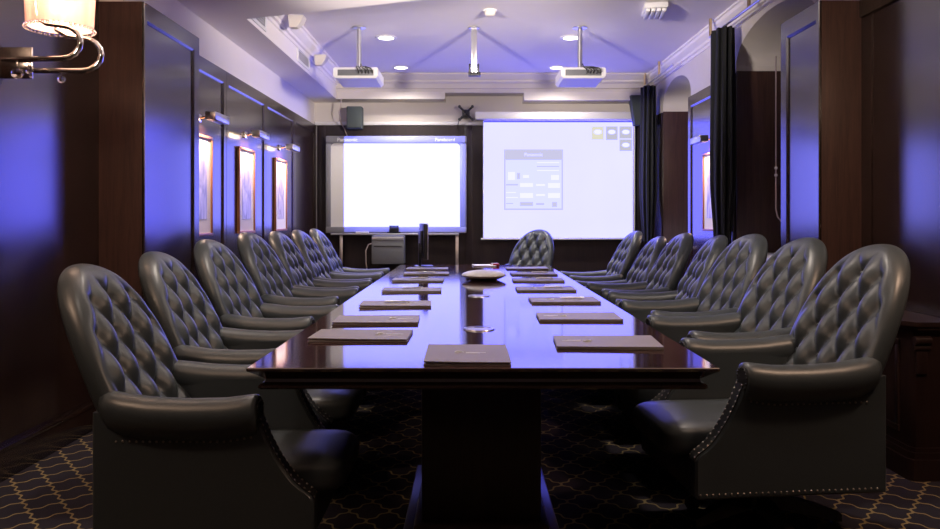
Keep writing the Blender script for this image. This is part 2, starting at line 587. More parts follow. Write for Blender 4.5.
# small wedge shaped plaster fittings at the left cornice
for loc, lab in (((-1.60, 7.95, 2.93), 'beige wedge shaped plaster bracket on the left cornice above the far vent'),
                 ((-1.55, 6.62, 2.99), 'pale wedge shaped plaster bracket on the left cornice above the near vent')):
    s = MB()
    s.loft([[(-0.05, -0.035, -0.06), (0.02, -0.035, -0.06), (0.02, 0.035, -0.06), (-0.05, 0.035, -0.06)],
            [(-0.05, -0.06, -0.01), (0.06, -0.06, -0.01), (0.06, 0.06, -0.01), (-0.05, 0.06, -0.01)],
            [(-0.05, -0.075, 0.04), (0.08, -0.075, 0.04), (0.08, 0.075, 0.04), (-0.05, 0.075, 0.04)]])
    tag(s.build('cornice_bracket', M['plaster'], None, 30, loc), lab, 'bracket', 'brackets on the left cornice')

# ---------------------------------------------------------------- ceiling fittings
dl = [(at(386, 7.66), 7.66, 'near left round downlight in the raised ceiling'), (at(401, 9.18), 9.18, 'far left round downlight in the raised ceiling, close to the back soffit'),
      (at(571, 7.66), 7.66, 'round downlight beside the right projector pole'), (at(557, 9.18), 9.18, 'far right round downlight, close to the back soffit')]
for x, y, lab in dl:
    d = thing('downlight', lab, 'ceiling light', (x, y, ZC), 0, 'recessed ceiling downlights')
    MB().lathe([(0.078, -0.001), (0.112, -0.001), (0.112, -0.006), (0.10, -0.012), (0.08, -0.010), (0.078, -0.001)], seg=32, cap=False).build('trim_ring', M['white'], d)
    MB().lathe([(0.079, -0.003), (0.079, -0.008)], seg=32).build('lamp_disc', M['lamp'], d)

p = thing('smoke_detector', 'small round white smoke detector in the middle of the ceiling', 'smoke detector', (at(490, 6.66), 6.66, ZC))
MB().lathe([(0.058, 0.0), (0.058, -0.012), (0.05, -0.02), (0.045, -0.045), (0.03, -0.055)], seg=24).build('detector_body', M['plaster'], p)
MB().lathe([(0.06, -0.001), (0.064, -0.002), (0.064, -0.010), (0.059, -0.012)], seg=24).build('mounting_ring', M['white'], p)

p = thing('ceiling_unit', 'white ribbed box fixed to the ceiling at upper right', 'ceiling unit', (at(656, 6.5), 6.55, ZC - 0.001), radians(-8))
MB().box(-0.10, 0.10, -0.16, 0.16, -0.05, 0, 0.01).build('housing', M['white'], p)
mb = MB()
for q in range(4):
    mb.box(-0.085 + q * 0.045, -0.05 + q * 0.045, -0.14, 0.14, -0.075, -0.05, 0.006)
mb.build('ribbed_diffuser', M['white'], p)


def projector(x, y, lab, cable_side):
    p = thing('projector', lab, 'projector', (x, y, ZC), 0, 'ceiling projectors')
    MB().lathe([(0.07, -0.001), (0.07, -0.012), (0.03, -0.02)], seg=20).build('ceiling_plate', M['steel'], p)
    MB().tube([(0, 0, -0.015), (0, 0, -0.41)], 0.024, 14).build('pole', M['steel'], p)
    mb = MB()
    mb.box(-0.10, 0.10, -0.08, 0.10, -0.425, -0.405, 0.004)
    for sx in (-0.09, 0.09):
        mb.tube([(sx, 0, -0.42), (sx, 0.02, -0.44)], 0.008, 6)
    mb.build('bracket', M['steel'], p)
    mb = MB()
    mb.loft([[(-0.19, -0.21, -0.535), (0.19, -0.21, -0.535), (0.19, 0.23, -0.545), (-0.19, 0.23, -0.545)],
             [(-0.212, -0.22, -0.515), (0.212, -0.22, -0.515), (0.212, 0.24, -0.52), (-0.212, 0.24, -0.52)],
             [(-0.212, -0.22, -0.445), (0.212, -0.22, -0.445), (0.212, 0.24, -0.445), (-0.212, 0.24, -0.445)],
             [(-0.20, -0.21, -0.432), (0.20, -0.21, -0.432), (0.20, 0.23, -0.432), (-0.20, 0.23, -0.432)]])
    body = mb.build('body', M['white'], p, 25)
    MB().box(-0.17, 0.17, -0.2225, -0.2205, -0.512, -0.455, 0.0005).build('connector_panel', M['greyplastic'], body)
    MB().tube([(0.09, 0.238, -0.48), (0.09, 0.262, -0.48)], 0.042, 20).build('lens', M['blackplastic'], body)
    mb = MB()
    for q in range(5):
        x0 = 0.03 + 0.032 * q
        mb.tube([(x0, -0.222, -0.49), (x0 + 0.005, -0.25, -0.485 + 0.01 * (q % 3)), (x0 - 0.01, -0.25, -0.45), (x0 - 0.03 - 0.01 * q, -0.18, -0.418), (0.03, -0.05, -0.40), (0.022, -0.012, -0.36)], 0.0055, 6)
    mb.build('cable', M['cable'], p)
    return p


projector(at(359, 7.26), 7.26, 'white ceiling projector hanging on its pole above the whiteboard', 1)
projector(at(580, 7.26), 7.26, 'white ceiling projector hanging on its pole before the big screen', 1)
p = thing('ceiling_mount', 'empty steel projector pole in the middle of the ceiling', 'ceiling mount', (at(474, 7.26), 7.26, ZC))
MB().lathe([(0.05, -0.001), (0.05, -0.012), (0.03, -0.02)], seg=20).build('ceiling_plate', M['steel'], p)
MB().box(-0.028, 0.028, -0.022, 0.022, -0.46, -0.012, 0.004).build('pole', M['steel'], p)
mb = MB()
mb.box(-0.055, 0.065, -0.03, 0.04, -0.475, -0.44, 0.004)
mb.box(-0.05, -0.032, -0.03, 0.03, -0.44, -0.36, 0.003)
mb.box(0.032, 0.05, -0.03, 0.03, -0.44, -0.36, 0.003)
for sx in (-0.04, 0.05):
    mb.tube([(sx, -0.03, -0.455), (sx, -0.06, -0.455)], 0.012, 8)
mb.build('clamp', M['blackplastic'], p)

# speakers and the small wall bracket
p = thing('speaker', 'grey wall speaker hung above the whiteboard', 'speaker', (at(355, 9.75), 9.75, zt(118, 9.75)), 0, 'wall speakers')
MB().box(-0.10, 0.10, -0.08, 0.10, -0.145, 0.145, 0.015).build('cabinet', M['speaker'], p)
MB().box(-0.088, 0.088, -0.086, -0.0805, -0.132, 0.132, 0.002).build('grille', M['speaker'], p)
MB().box(-0.03, 0.03, 0.101, 0.20, -0.04, 0.04, 0.005).build('wall_mount', M['blackplastic'], p)
p = thing('speaker', 'dark wedge shaped speaker in the back corner behind the far curtain', 'speaker', (at(636, 9.72) + 0.02, 9.72, zt(111, 9.72)), 0, 'wall speakers')
MB().loft([[(-0.05, -0.08, -0.19), (0.10, -0.08, -0.19), (0.10, 0.06, -0.19), (-0.05, 0.06, -0.19)],
           [(-0.11, -0.11, 0.19), (0.10, -0.11, 0.19), (0.10, 0.06, 0.19), (-0.11, 0.06, 0.19)]]).build('cabinet', M['speaker'], p)
MB().box(0.101, 0.20, -0.03, 0.03, -0.04, 0.04, 0.005).build('wall_mount', M['blackplastic'], p)
p = thing('screen_bracket', 'black four armed bracket on the wall between whiteboard and screen', 'bracket', (at(466, 9.9), 9.88, zt(114, 9.9)))
mb = MB()
for sx in (-1, 1):
    for sz in (-1, 1):
        mb.tube([(0, -0.06, 0), (sx * 0.085, -0.06, sz * 0.085)], 0.016, 6)
        mb.tube([(sx * 0.085, -0.04, sz * 0.085), (sx * 0.085, -0.085, sz * 0.085)], 0.02, 8)
mb.build('mounting_arm', M['blackplastic'], p)
MB().box(-0.05, 0.05, -0.05, 0.115, -0.05, 0.05, 0.008).build('wall_plate', M['blackplastic'], p)
mb = MB()
mb.tube([(-0.04, 0.0, -0.05), (-0.10, 0.02, -0.10), (-0.11, 0.06, -0.16), (-0.10, 0.07, -0.20)], 0.005, 6)
mb.build('cable', M['cable'], p)
mb = MB()
x0, y0 = at(342, 9.7), 9.66
mb.tube([(x0, y0, ZS - 0.001), (x0 - 0.01, y0, 2.70), (x0 - 0.035, y0 + 0.02, 2.62), (x0 - 0.03, y0 + 0.1, 2.50), (x0 + 0.0, y0 + 0.24, 2.42), (x0 + 0.03, y0 + 0.28, 2.33)], 0.007, 6)
tag(mb.build('hanging_cord', M['lightcable']), 'thin pale cable hanging from the soffit corner beside the grey speaker', 'cable')

# ---------------------------------------------------------------- projection screen
YSC = 9.88
sx0, sx1, sz0, sz1 = at(483, YSC), at(635, YSC), zt(238, YSC), zt(121, YSC)
p = thing('projection_screen', 'large projection screen pulled down on the back wall, lit pale blue', 'projection screen', ((sx0 + sx1) / 2, YSC, 0))
cx = (sx0 + sx1) / 2
X0, X1 = sx0 - cx, sx1 - cx
MB().box(at(475, YSC) - cx, X1 + 0.02, -0.07, 0.065, sz1 + 0.012, sz1 + 0.115, 0.02).build('case', M['white'], p)
MB().box(X0, X1, 0.0, 0.004, sz0, sz1 + 0.03).build('fabric', M['white'], p)
MB().box(X0 - 0.03, X1 + 0.015, -0.012, 0.014, sz0 - 0.025, sz0, 0.006).build('bottom_bar', M['white'], p)
img = MB().box(X0 + 0.01, X1 - 0.03, -0.002, -0.0005, sz0 + 0.004, sz1 - 0.013).build('projected_image', M['screen'], p)


def plate(x0, x1, y0, y1, mat, name, layer):
    """a rectangle of the projected picture, given by its photo columns and rows"""
    a, b, c, d = at(x0, YSC) - cx, at(x1, YSC) - cx, zt(y1, YSC), zt(y0, YSC)
    yy = -0.002 - 0.0006 * layer
    return MB().box(a, b, yy - 0.0005, yy, c, d).build(name, mat, img)


plate(483.5, 634, 121.1, 122.3, M['scredge'], 'blue_edge', 1)
plate(504, 563, 149.5, 210, M['scrgrey'], 'menu_window', 1)
plate(505.5, 561.5, 160, 208.5, M['scrpale'], 'menu_page', 2)
text('menu_heading', 'Panasonic', 0.062, M['scrline'], img, (at(533.5, YSC) - cx, -0.0045, zt(154.7, YSC)), (pi / 2, 0, 0), 0.0003, 'CENTER')
for q, (x0, x1, y0, y1) in enumerate(((508, 515, 172, 180), (517, 520, 173, 179), (523, 529, 175, 178), (537, 559, 162, 163), (537, 559, 166, 167), (537, 559, 170, 171), (551, 559, 175, 180),
                                     (506, 518, 184, 185.5), (506, 516, 192, 193), (506, 518, 197, 198), (506, 513, 203, 204), (520, 533, 183, 187), (520, 533, 193, 198),
                                     (520, 533, 202, 206), (536, 545, 184, 186), (536, 545, 194, 196), (536, 544, 203, 205), (548, 560, 183, 188), (548, 560, 193, 198), (552, 557, 202, 207))):
    plate(x0, x1, y0, y1, M['scrline'] if q % 3 != 1 else M['scrgrey'], 'menu_entry', 3)
for (x0, x1, y0, y1, m) in ((591.5, 604, 126.5, 140, 'screy'), (606, 617.5, 126.5, 140, 'scrico'), (619.5, 632, 126.5, 138.5, 'scrico'), (619.5, 632, 139.5, 151, 'scrico')):
    ic = plate(x0, x1, y0, y1, M[m], 'icon_tile', 1)
    mxx, mzz = at((x0 + x1) / 2, YSC) - cx, zt(132 if y0 < 130 else 145, YSC)
    mb = MB()
    mb.loft([[(mxx + 0.05 * cos(k * pi / 8), yy, mzz + 0.03 * sin(k * pi / 8)) for k in range(16)] for yy in (-0.0034, -0.0038)])
    mb.build('icon_symbol', M['scrline'], img)

# ---------------------------------------------------------------- whiteboard
YWB = 9.80
bx0, bx1 = at(326, YWB), at(466.5, YWB)
bz1, bz0 = zt(136, YWB), zt(233, YWB)
cx = (bx0 + bx1) / 2
p = thing('whiteboard', 'wide grey framed electronic whiteboard on a stand at the back wall', 'whiteboard', (cx, YWB, 0))
b0, b1 = bx0 - cx, bx1 - cx
ix0, ix1, iz1, iz0 = at(331, YWB) - cx, at(460, YWB) - cx, zt(143.3, YWB), zt(226.8, YWB)
mb = MB()
mb.box(b0, b1, -0.03, 0.06, iz1, bz1, 0.014)
mb.box(b0, ix0, -0.02, 0.06, iz0, iz1 - 0.001, 0.006)
mb.box(ix1, b1, -0.02, 0.06, iz0, iz1 - 0.001, 0.006)
mb.box(b0, b1, -0.02, 0.06, bz0, iz0, 0.006)
frame = mb.build('frame', M['bezel'], p)
MB().box(ix0 - 0.01, ix1 + 0.01, 0.0, 0.02, iz0 - 0.01, iz1 + 0.01).build('writing_surface', M['boardwhite'], p)
px0 = at(344, YWB) - cx
MB().box(px0, ix1, -0.002, -0.0005, iz0, iz1).build('projected_image', M['boardlight'], p)
for (a, b) in ((ix0, 1), (ix1, -1)):
    mb = MB()
    r = 0.05
    pts = [(a, iz1)] + [(a + b * (r - r * sin(t)), iz1 - (r - r * cos(t))) for t in [k * pi / 16 for k in range(9)]]
    mb.prism(pts, 'y', -0.010, -0.003)
    mb.build('corner_cover', M['bezel'], p)
text('maker_lettering', 'Panasonic', 0.068, M['white'], frame, (at(337.5, YWB) - cx, -0.031, zt(140, YWB)), (pi / 2, 0, 0))
text('model_lettering', 'Panaboard', 0.062, M['white'], frame, (at(455, YWB) - cx, -0.031, zt(140, YWB)), (pi / 2, 0, 0), 0.0008, 'RIGHT')
tray = MB().box(at(332, YWB) - cx, at(459, YWB) - cx, -0.10, -0.021, bz0 - 0.025, bz0 - 0.003, 0.004)
tray.build('pen_tray', M['silver'], p)
for s in (at(341, YWB) - cx, at(457, YWB) - cx):
    MB().box(s - 0.02, s + 0.02, 0.0, 0.04, 0.03, bz0 + 0.05, 0.004).build('leg', M['steel'], p)
    MB().box(s - 0.025, s + 0.025, -0.28, 0.12, 0.0, 0.03, 0.008).build('foot', M['blackplastic'], p)
pr = MB()
u0, u1 = at(373, YWB - 0.1) - cx, at(405, YWB - 0.1) - cx
pr.box(u0, u1, -0.24, 0.0, zt(264, YWB - 0.2), bz0 - 0.03, 0.012)
pru = pr.build('printer_unit', M['greyplastic'], p)
MB().box(u0 + 0.005, u1 - 0.005, -0.246, -0.2405, bz0 - 0.085, bz0 - 0.045, 0.002).build('printer_lid', M['silver'], pru)
MB().box(u0 + 0.03, u1 - 0.03, -0.245, -0.2405, bz0 - 0.17, bz0 - 0.16, 0.001).build('paper_slot', M['blackplastic'], pru)
mb = MB()
mb.tube([(u0, -0.15, zt(243, YWB)), (u0 - 0.05, -0.16, zt(244, YWB)), (u0 - 0.085, -0.16, zt(250, YWB)), (u0 - 0.085, -0.15, zt(262, YWB)), (u0 - 0.07, -0.1, 0.5), (u0 - 0.07, -0.05, 0.02)], 0.009, 6)
mb.build('power_cable', M['lightcable'], p)
tag(MB().box(-0.06, 0.06, -0.03, 0.03, 0, 0.10, 0.006).box(-0.09, 0.09, -0.03, 0.03, 0.0, 0.02, 0.005).build('board_eraser', M['blackplastic'], None, 40, (at(394.5, YWB), YWB - 0.062, bz0 - 0.002)), 'small dark block standing on the whiteboard tray', 'eraser')
tag(MB().box(-0.085, 0.085, -0.03, 0.03, 0, 0.02, 0.004).build('marker_box', M['paper'], None, 40, (at(363, YWB), YWB - 0.062, bz0 - 0.002)), 'flat white box on the left of the whiteboard tray', 'box')

# ---------------------------------------------------------------- pictures and picture lights
def picture(x, sgn, y, zc, lab, art, w=0.49, h=0.78):
    p = thing('framed_picture', lab, 'picture', (x, y, zc), 0, 'framed pictures on the panelled walls')
    t = 0.025 * sgn
    fw = 0.022
    xs = sorted((0.001 * sgn, t))
    mb = MB()
    for (a, b, c, d) in ((-w / 2, w / 2, h / 2 - fw, h / 2), (-w / 2, w / 2, -h / 2, -h / 2 + fw), (-w / 2, -w / 2 + fw, -h / 2 + fw, h / 2 - fw), (w / 2 - fw, w / 2, -h / 2 + fw, h / 2 - fw)):
        mb.box(xs[0], xs[1], a, b, c, d, 0.003)
    mb.build('frame', M['picframe'], p)
    xs = sorted((0.001 * sgn, 0.012 * sgn))
    MB().box(xs[0], xs[1], -w / 2 + fw, w / 2 - fw, -h / 2 + fw, h / 2 - fw).build('mount', M['mat'], p)
    xs = sorted((0.0122 * sgn, 0.0135 * sgn))
    MB().box(xs[0], xs[1], -w / 2 + 0.11, w / 2 - 0.11, -h / 2 + 0.13, h / 2 - 0.15).build('drawing', art, p)
    return p


def picture_light(x, sgn, y, z, lab):
    p = thing('picture_light', lab, 'picture light', (x, y, z), 0, 'picture lights above the framed pictures')
    xs = sorted((0.0, 0.018 * sgn))
    MB().box(xs[0], xs[1], -0.035, 0.035, -0.03, 0.03, 0.004).build('wall_plate', M['chrome'], p)
    MB().tube([(0.018 * sgn, 0, 0), (0.07 * sgn, 0, 0.012), (0.12 * sgn, 0, 0.005)], 0.008, 8).build('arm', M['chrome'], p)
    xs = sorted((0.11 * sgn, 0.19 * sgn))
    h = MB().box(xs[0], xs[1], -0.16, 0.16, -0.03, 0.03, 0.006).build('lamp_head', M['steel'], p)
    xs = sorted((0.1085 * sgn, 0.1095 * sgn))
    MB().box(xs[0], xs[1], -0.145, 0.145, -0.022, 0.012).build('lit_tube', M['bulb'], h)
    li = bpy.data.lights.new('picture_glow', 'AREA')
    li.shape = 'RECTANGLE'
    li.size, li.size_y = 0.05, 0.26
    li.energy = 10
    li.color = (1.0, 0.68, 0.50)
    li.spread = radians(140)
    o = bpy.data.objects.new('picture_glow', li)
    COL.objects.link(o)
    o.location = (x + 0.10 * sgn, y, z - 0.02)
    o.rotation_euler = (0, radians(12 * sgn), 0)      # leans back towards the picture
    return p


for k, (yc, a) in enumerate(((5.68, 'art'), (6.85, 'art'), (8.09, 'art2'))):
    nm = ('nearest the left pillar', 'in the middle of the left wall', 'farthest along the left wall')[k]
    picture(XL, 1, yc, 1.49, 'framed pale drawing %s' % nm, M[a])
    picture_light(XL, 1, yc - 0.02, 2.0, 'chrome picture light over the drawing %s' % nm)
picture(XR - 0.02, -1, 7.30, 1.50, 'framed pale drawing on the right wall half behind the curtain', M['art'])
picture_light(XR - 0.02, -1, 7.24, 2.0, 'chrome picture light on the right wall beside the curtain')


# ---------------------------------------------------------------- curtains
def curtain(x, y, ztop, zbot, lab, half=0.24):
    p = thing('curtain', lab, 'curtain', (x, y, 0), 0, 'gathered window curtains')
    mb = MB()
    loops = []
    nz_, ns = 30, 120
    for i in range(nz_ + 1):
        t = i / nz_
        z = ztop + (zbot - ztop) * t
        s = 1.0 + 0.28 * sin(pi * min(1, t * 1.1)) * t - 0.42 * max(0, t - 0.72) / 0.28 * 0.6
        lp = []
        for k in range(ns):
            an = 2 * pi * k / ns
            fold = 1 + 0.17 * sin(9 * an + 1.5 * sin(2.2 * t)) + 0.07 * sin(17 * an + 3 * t)
            lp.append((0.075 * s * cos(an) * fold, half * 0.62 * s * sin(an) * fold, z + 0.015 * sin(3 * an) * (i == nz_)))
        loops.append(lp)
    mb.loft(loops)
    mb.build('drape', M['curtain'], p, 60)
    return p


curtain(2.24, 6.60, 2.905, 1.00, 'black curtain gathered beside the near arched window')
curtain(2.24, 9.36, 2.885, 0.95, 'black curtain gathered at the back right corner beside the screen')
for (ya, yb, lab) in ((5.2, 6.95, 'brass curtain rod above the near arched window'), (8.2, 9.55, 'brass curtain rod above the far arched window')):
    p = thing('curtain_rod', lab, 'curtain rod', (2.24, (ya + yb) / 2, 2.93), 0, 'curtain rods')
    h = (yb - ya) / 2
    MB().tube([(0, -h, 0), (0, h, 0)], 0.011, 10).build('rod', M['steel'], p)
    for s in (-0.1 if ya < 6 else -0.06, h - 0.02):
        MB().tube([(0, s, 0.0), (0, s, 0.165)], 0.014, 10).build('hanger', M['brass'], p)
    MB().tube([(0, h, 0), (0.14, h, 0.0)], 0.009, 8).build('wall_arm', M['brass'], p)
cd = thing('blind_cord', 'thin pale blind cord with knobs hanging in the near arched window', 'cord', (2.57, 6.25, 0))
MB().tube([(0, 0, 2.6), (0, 0, 1.66), (0, 0, 1.32), (0.01, -0.01, 1.25), (0.04, -0.02, 1.21)], 0.006, 6).build('cord', M['lightcable'], cd)
for z in (1.66, 1.60):
    MB().ball((0, 0, z), 0.014, 10, 8).build('knob', M['white'], cd)

# ---------------------------------------------------------------- wall sconce (upper left)
S = thing('wall_sconce', 'chrome double arm wall lamp with crystal shade at upper left', 'wall lamp', (-2.22, 3.46, 1.955))
mb = MB()
mb.loft([[(t, 0.055 * cos(k * pi / 10), 0.0 + 0.11 * sin(k * pi / 10)) for k in range(20)] for t in (0.0, 0.02)])
mb.build('wall_plate', M['blackplastic'], S)
mb = MB()
mb.box(0.06, 0.21, -0.045, -0.035, -0.075, 0.07, 0.003)
mb.build('reflector_plate', M['chrome'], S)
for dy, ext, zz in ((0.0, 0.51, -0.03), (-0.07, 0.45, 0.012)):
    pts = [(0.021, dy * 0.3, zz), (0.10, dy * 0.6, zz), (ext - 0.09, dy, zz)]
    R = 0.075
    for k in range(1, 9):
        t = -pi / 2 + k * pi / 8
        pts.append((ext - 0.09 + R * cos(t) * 1.15, dy, zz + R + R * sin(t)))
    pts += [(ext - 0.16, dy, zz + 2 * R + 0.01), (ext - 0.21, dy, zz + 2 * R + 0.04), (ext - 0.22, dy, zz + 2 * R + 0.10)]
    MB().tube(pts, 0.013, 10).build('arm', M['chrome'], S)
scx = 0.325
mb = MB()
n = 40
loops = []
for (r, z) in ((0.135, 0.165), (0.14, 0.165), (0.15, 0.38), (0.145, 0.38)):
    loops.append([(scx + r * cos(2 * pi * k / n), -0.02 + r * sin(2 * pi * k / n), z) for k in range(n)])
mb.loft(loops + [loops[0]], False, False)
mb.build('lamp_shade', M['shade'], S)
mb = MB()
for k in range(n):
    an = 2 * pi * k / n
    mb.ball((scx + 0.143 * cos(an), -0.02 + 0.143 * sin(an), 0.158), 0.008, 6, 4)
mb.build('crystal_fringe', M['crystal'], S)
mb = MB()
mb.ball((scx - 0.02, -0.02, 0.27), 0.025, 10, 8, 1.5)
mb.build('bulb', M['bulb'], S)
for (cx_, cz, r) in ((0.20, -0.07, 0.026), (0.25, -0.06, 0.012), (0.32, -0.07, 0.018)):
    MB().ball((cx_, -0.14 if cx_ < 0.3 else 0.0, cz), r, 12, 8).tube([(cx_, -0.14 if cx_ < 0.3 else 0.0, cz + r), (cx_, -0.14 if cx_ < 0.3 else 0.0, -0.008)], 0.0015, 5).build('crystal_drop', M['crystal'], S)

# ---------------------------------------------------------------- sideboard (right)
sb = thing('sideboard', 'dark mahogany sideboard with thick top against the right wall', 'sideboard', (2.21, 3.95, 0))


def chamfer_rect(x0, x1, y0, y1, c):
    return [(x0, y0 + c), (x0 + c * 0.6, y0), (x1, y0), (x1, y1), (x0, y1)]


sx0, sx1, sy0, sy1 = -0.11, 0.10, -0.42, 0.435
MB().prism(chamfer_rect(sx0, sx1, sy0, sy1, 0.03), 'z', 0.15, 0.70).build('carcass', M['tabledark'], sb)
mb = MB()
for (o, za, zb) in ((0.012, 0.70, 0.712), (0.03, 0.712, 0.73), (0.04, 0.73, 0.75)):
    mb.prism(chamfer_rect(sx0 - o, sx1, sy0 - o, sy1, 0.06), 'z', za, zb)
mb.build('top', M['tabledark'], sb)
mb = MB()
mb.prism(chamfer_rect(sx0 - 0.03, sx1, sy0 - 0.03, sy1, 0.03), 'z', 0.0, 0.10)
mb.prism(chamfer_rect(sx0 - 0.018, sx1, sy0 - 0.018, sy1, 0.03), 'z', 0.10, 0.13)
mb.prism(chamfer_rect(sx0 - 0.008, sx1, sy0 - 0.008, sy1, 0.03), 'z', 0.13, 0.15)
mb.build('plinth', M['tabledark'], sb)
mb = MB()
for (ya, yb, za, zb) in ((sy0 + 0.10, sy1 - 0.08, 0.20, 0.23), (sy0 + 0.10, sy1 - 0.08, 0.62, 0.65), (sy0 + 0.10, sy0 + 0.13, 0.23, 0.62), (sy1 - 0.11, sy1 - 0.08, 0.23, 0.62)):
    mb.box(sx0 - 0.012, sx0, ya, yb, za, zb, 0.004)
mb.build('panel_moulding', M['tabledark'], sb)
mb = MB()
for (r, z, o) in ((0.022, 0.66, 0.012), (0.016, 0.625, 0.006)):
    mb.tube([(sx0 + 0.0, sy0 - o, z), (sx0 + 0.075, sy0 - o, z)], r, 12)
mb.box(sx0 + 0.012, sx0 + 0.065, sy0 - 0.014, sy0 - 0.001, 0.50, 0.61, 0.004)
mb.build('carved_bracket', M['tabledark'], sb)

# ---------------------------------------------------------------- table
TX, TW, TY0, TY1, TZ = 0.042, 0.758, 2.38, 7.66, 0.76
T = thing('conference_table', 'long glossy dark mahogany conference table in the middle of the room', 'table', (TX, (TY0 + TY1) / 2, 0))
tl = (TY1 - TY0) / 2


def rect_loop(ins, z):
    w, l = TW - ins, tl - ins
    return [(-w, -l, z), (w, -l, z), (w, l, z), (-w, l, z)]


MB().loft([rect_loop(i, z) for i, z in ((0.05, 0.715), (0.012, 0.742), (0.002, 0.748), (0, 0.752), (0, 0.757), (0.003, 0.76))]).build('tabletop', M['table'], T, 20)
MB().loft([rect_loop(i, z) for i, z in ((0.07, 0.682), (0.036, 0.684), (0.030, 0.689), (0.030, 0.697), (0.036, 0.702), (0.046, 0.705), (0.05, 0.715))]).build('apron_moulding', M['table'], T, 20)
for yy in (-1.95, 0.0, 1.95):
    pd = MB()
    pd.box(-0.22, 0.22, yy - 0.33, yy + 0.33, 0.12, 0.682, 0.006)
    po = pd.build('pedestal', M['tabledark'], T)
    mb = MB()
    mb.box(-0.29, 0.29, yy - 0.40, yy + 0.40, 0.0, 0.09, 0.008)
    mb.box(-0.25, 0.25, yy - 0.36, yy + 0.36, 0.09, 0.12, 0.012)
    mb.build('plinth', M['tabledark'], po)

for y, lab in ((3.21, 'nearer round silver cable grommet set in the table top'), (4.58, 'farther round silver cable grommet set in the table top')):
    g = thing('cable_grommet', lab, 'cable grommet', (at(479, y), y, TZ + 0.0005), 0, 'cable grommets in the table top')
    MB().lathe([(0.052, 0.0), (0.068, 0.0), (0.066, 0.004), (0.055, 0.004)], seg=32, cap=False).build('rim', M['steel'], g)
    MB().lathe([(0.0535, 0.0), (0.0535, 0.0025)], seg=32).build('cap', M['silver'], g)
    MB().box(-0.02, 0.02, 0.03, 0.045, 0.0026, 0.004).build('slot', M['blackplastic'], g)

# speakerphone
p = thing('conference_phone', 'beige lens shaped conference phone on the far half of the table', 'conference phone', (at(484, 5.75), 5.78, TZ + 0.0005))
MB().lathe([(0.10, 0.0), (0.11, 0.004), (0.13, 0.012), (0.145, 0.018)], seg=40).build('base', M['blackplastic'], p)
MB().lathe([(0.146, 0.0185), (0.170, 0.030), (0.175, 0.038), (0.165, 0.050), (0.13, 0.064), (0.07, 0.074), (0.01, 0.077)], seg=40).build('body', M['phone'], p)

# monitor
p = thing('monitor', 'thin black monitor seen edge on at the far left of the table', 'monitor', (at(424, 7.25), 7.28, TZ + 0.0005), radians(99))
MB().box(-0.11, 0.11, -0.09, 0.09, 0, 0.014, 0.005).build('base', M['blackplastic'], p)
MB().box(-0.03, 0.03, 0.03, 0.055, 0.014, 0.24, 0.006).build('neck', M['blackplastic'], p)
mb = MB()
mb.box(-0.245, 0.245, -0.008, 0.026, 0.085, 0.425, 0.008)
mb.box(-0.14, 0.14, 0.026, 0.045, 0.14, 0.36, 0.012)
mb.build('casing', M['blackplastic'], p)
MB().box(-0.245, 0.245, -0.016, -0.0085, 0.085, 0.425, 0.003).build('bezel', M['silver'], p)
MB().box(-0.23, 0.23, -0.0175, -0.0165, 0.10, 0.41, 0.0002).build('screen', M['blackplastic'], p)

# papers and the red object at the far end
mb = MB()
mb.loft([[(-0.10, -0.10, z), (0.12, -0.12, z), (0.10, 0.13, z + 0.0), (-0.12, 0.11, z)] for z in (0.0005, 0.012)])
tag(mb.build('paper_stack', M['paper'], None, 20, (at(484, 7.4), 7.42, TZ)), 'small pile of white papers at the far end of the table', 'papers')
p = thing('card_box', 'small red and white box beside the papers at the table end', 'box', (at(495, 7.4), 7.40, TZ + 0.0005), radians(20))
MB().box(-0.03, 0.03, -0.045, 0.045, 0, 0.03, 0.004).build('body', M['red'], p)
MB().box(-0.031, 0.031, -0.02, 0.02, 0.0, 0.031, 0.001).build('paper_band', M['paper'], p)


# ---------------------------------------------------------------- folders and pens
def folder(w, d, loc, rz, lab, lift=0.004, ex=0.07):
    p = thing('folder', lab, 'folder', loc, rz, 'taupe folders on the conference table')
    mb = MB()
    n = 8
    for (z0, z1, up) in ((0.0005, 0.0035, 0.0), (0.0085, 0.0115, lift)):
        loops = []
        for k in range(n + 1):
            t = k / n
            x = -w / 2 + w * t
            lf = up * (1 - t) ** 2
            loops.append([(x, -d / 2, z0 + lf), (x, d / 2, z0 + lf * 0.3), (x, d / 2, z1 + lf * 0.3), (x, -d / 2, z1 + lf)])
        mb.loft(loops)
    mb.box(-w / 2, w / 2, d / 2 - 0.004, d / 2, 0.0005, 0.0115, 0.001)
    mb.build('cover', M['folder'], p, 30)
    MB().box(-w / 2 + 0.006, w / 2 - 0.006, -d / 2 + 0.006, d / 2 - 0.006, 0.0038, 0.0082).build('paper_sheet', M['paper'], p)
    mb = MB()
    pts = []
    for k in range(15):
        t = k / 14 * 1.6 * pi
        r = 0.018 - 0.009 * k / 14
        pts.append((ex + r * cos(t), r * sin(t), 0.0128))
    mb.tube(pts, [0.001 + 0.0022 * sin(pi * k / 14) for k in range(15)], 5)
    mb.box(ex + 0.025, ex + 0.095, -0.004, 0.004, 0.0118, 0.0126)
    mb.box(ex + 0.025, ex + 0.075, -0.014, -0.009, 0.0118, 0.0126)
    m = mb.build('printed_emblem', M['foldermark'], p)
    return p


def pen(loc, rz, lab, mat):
    p = thing('pen', lab, 'pen', loc, rz, 'pens on the folders')
    MB().tube([(-0.068, 0, 0.006), (-0.055, 0, 0.006), (0.05, 0, 0.006)], [0.002, 0.0055, 0.0055], 10).build('barrel', mat, p)
    MB().tube([(0.05, 0, 0.006), (0.072, 0, 0.006)], 0.0045, 10).box(0.02, 0.07, -0.0015, 0.0015, 0.0116, 0.0128).build('clip', M['steel'], p)
    return p


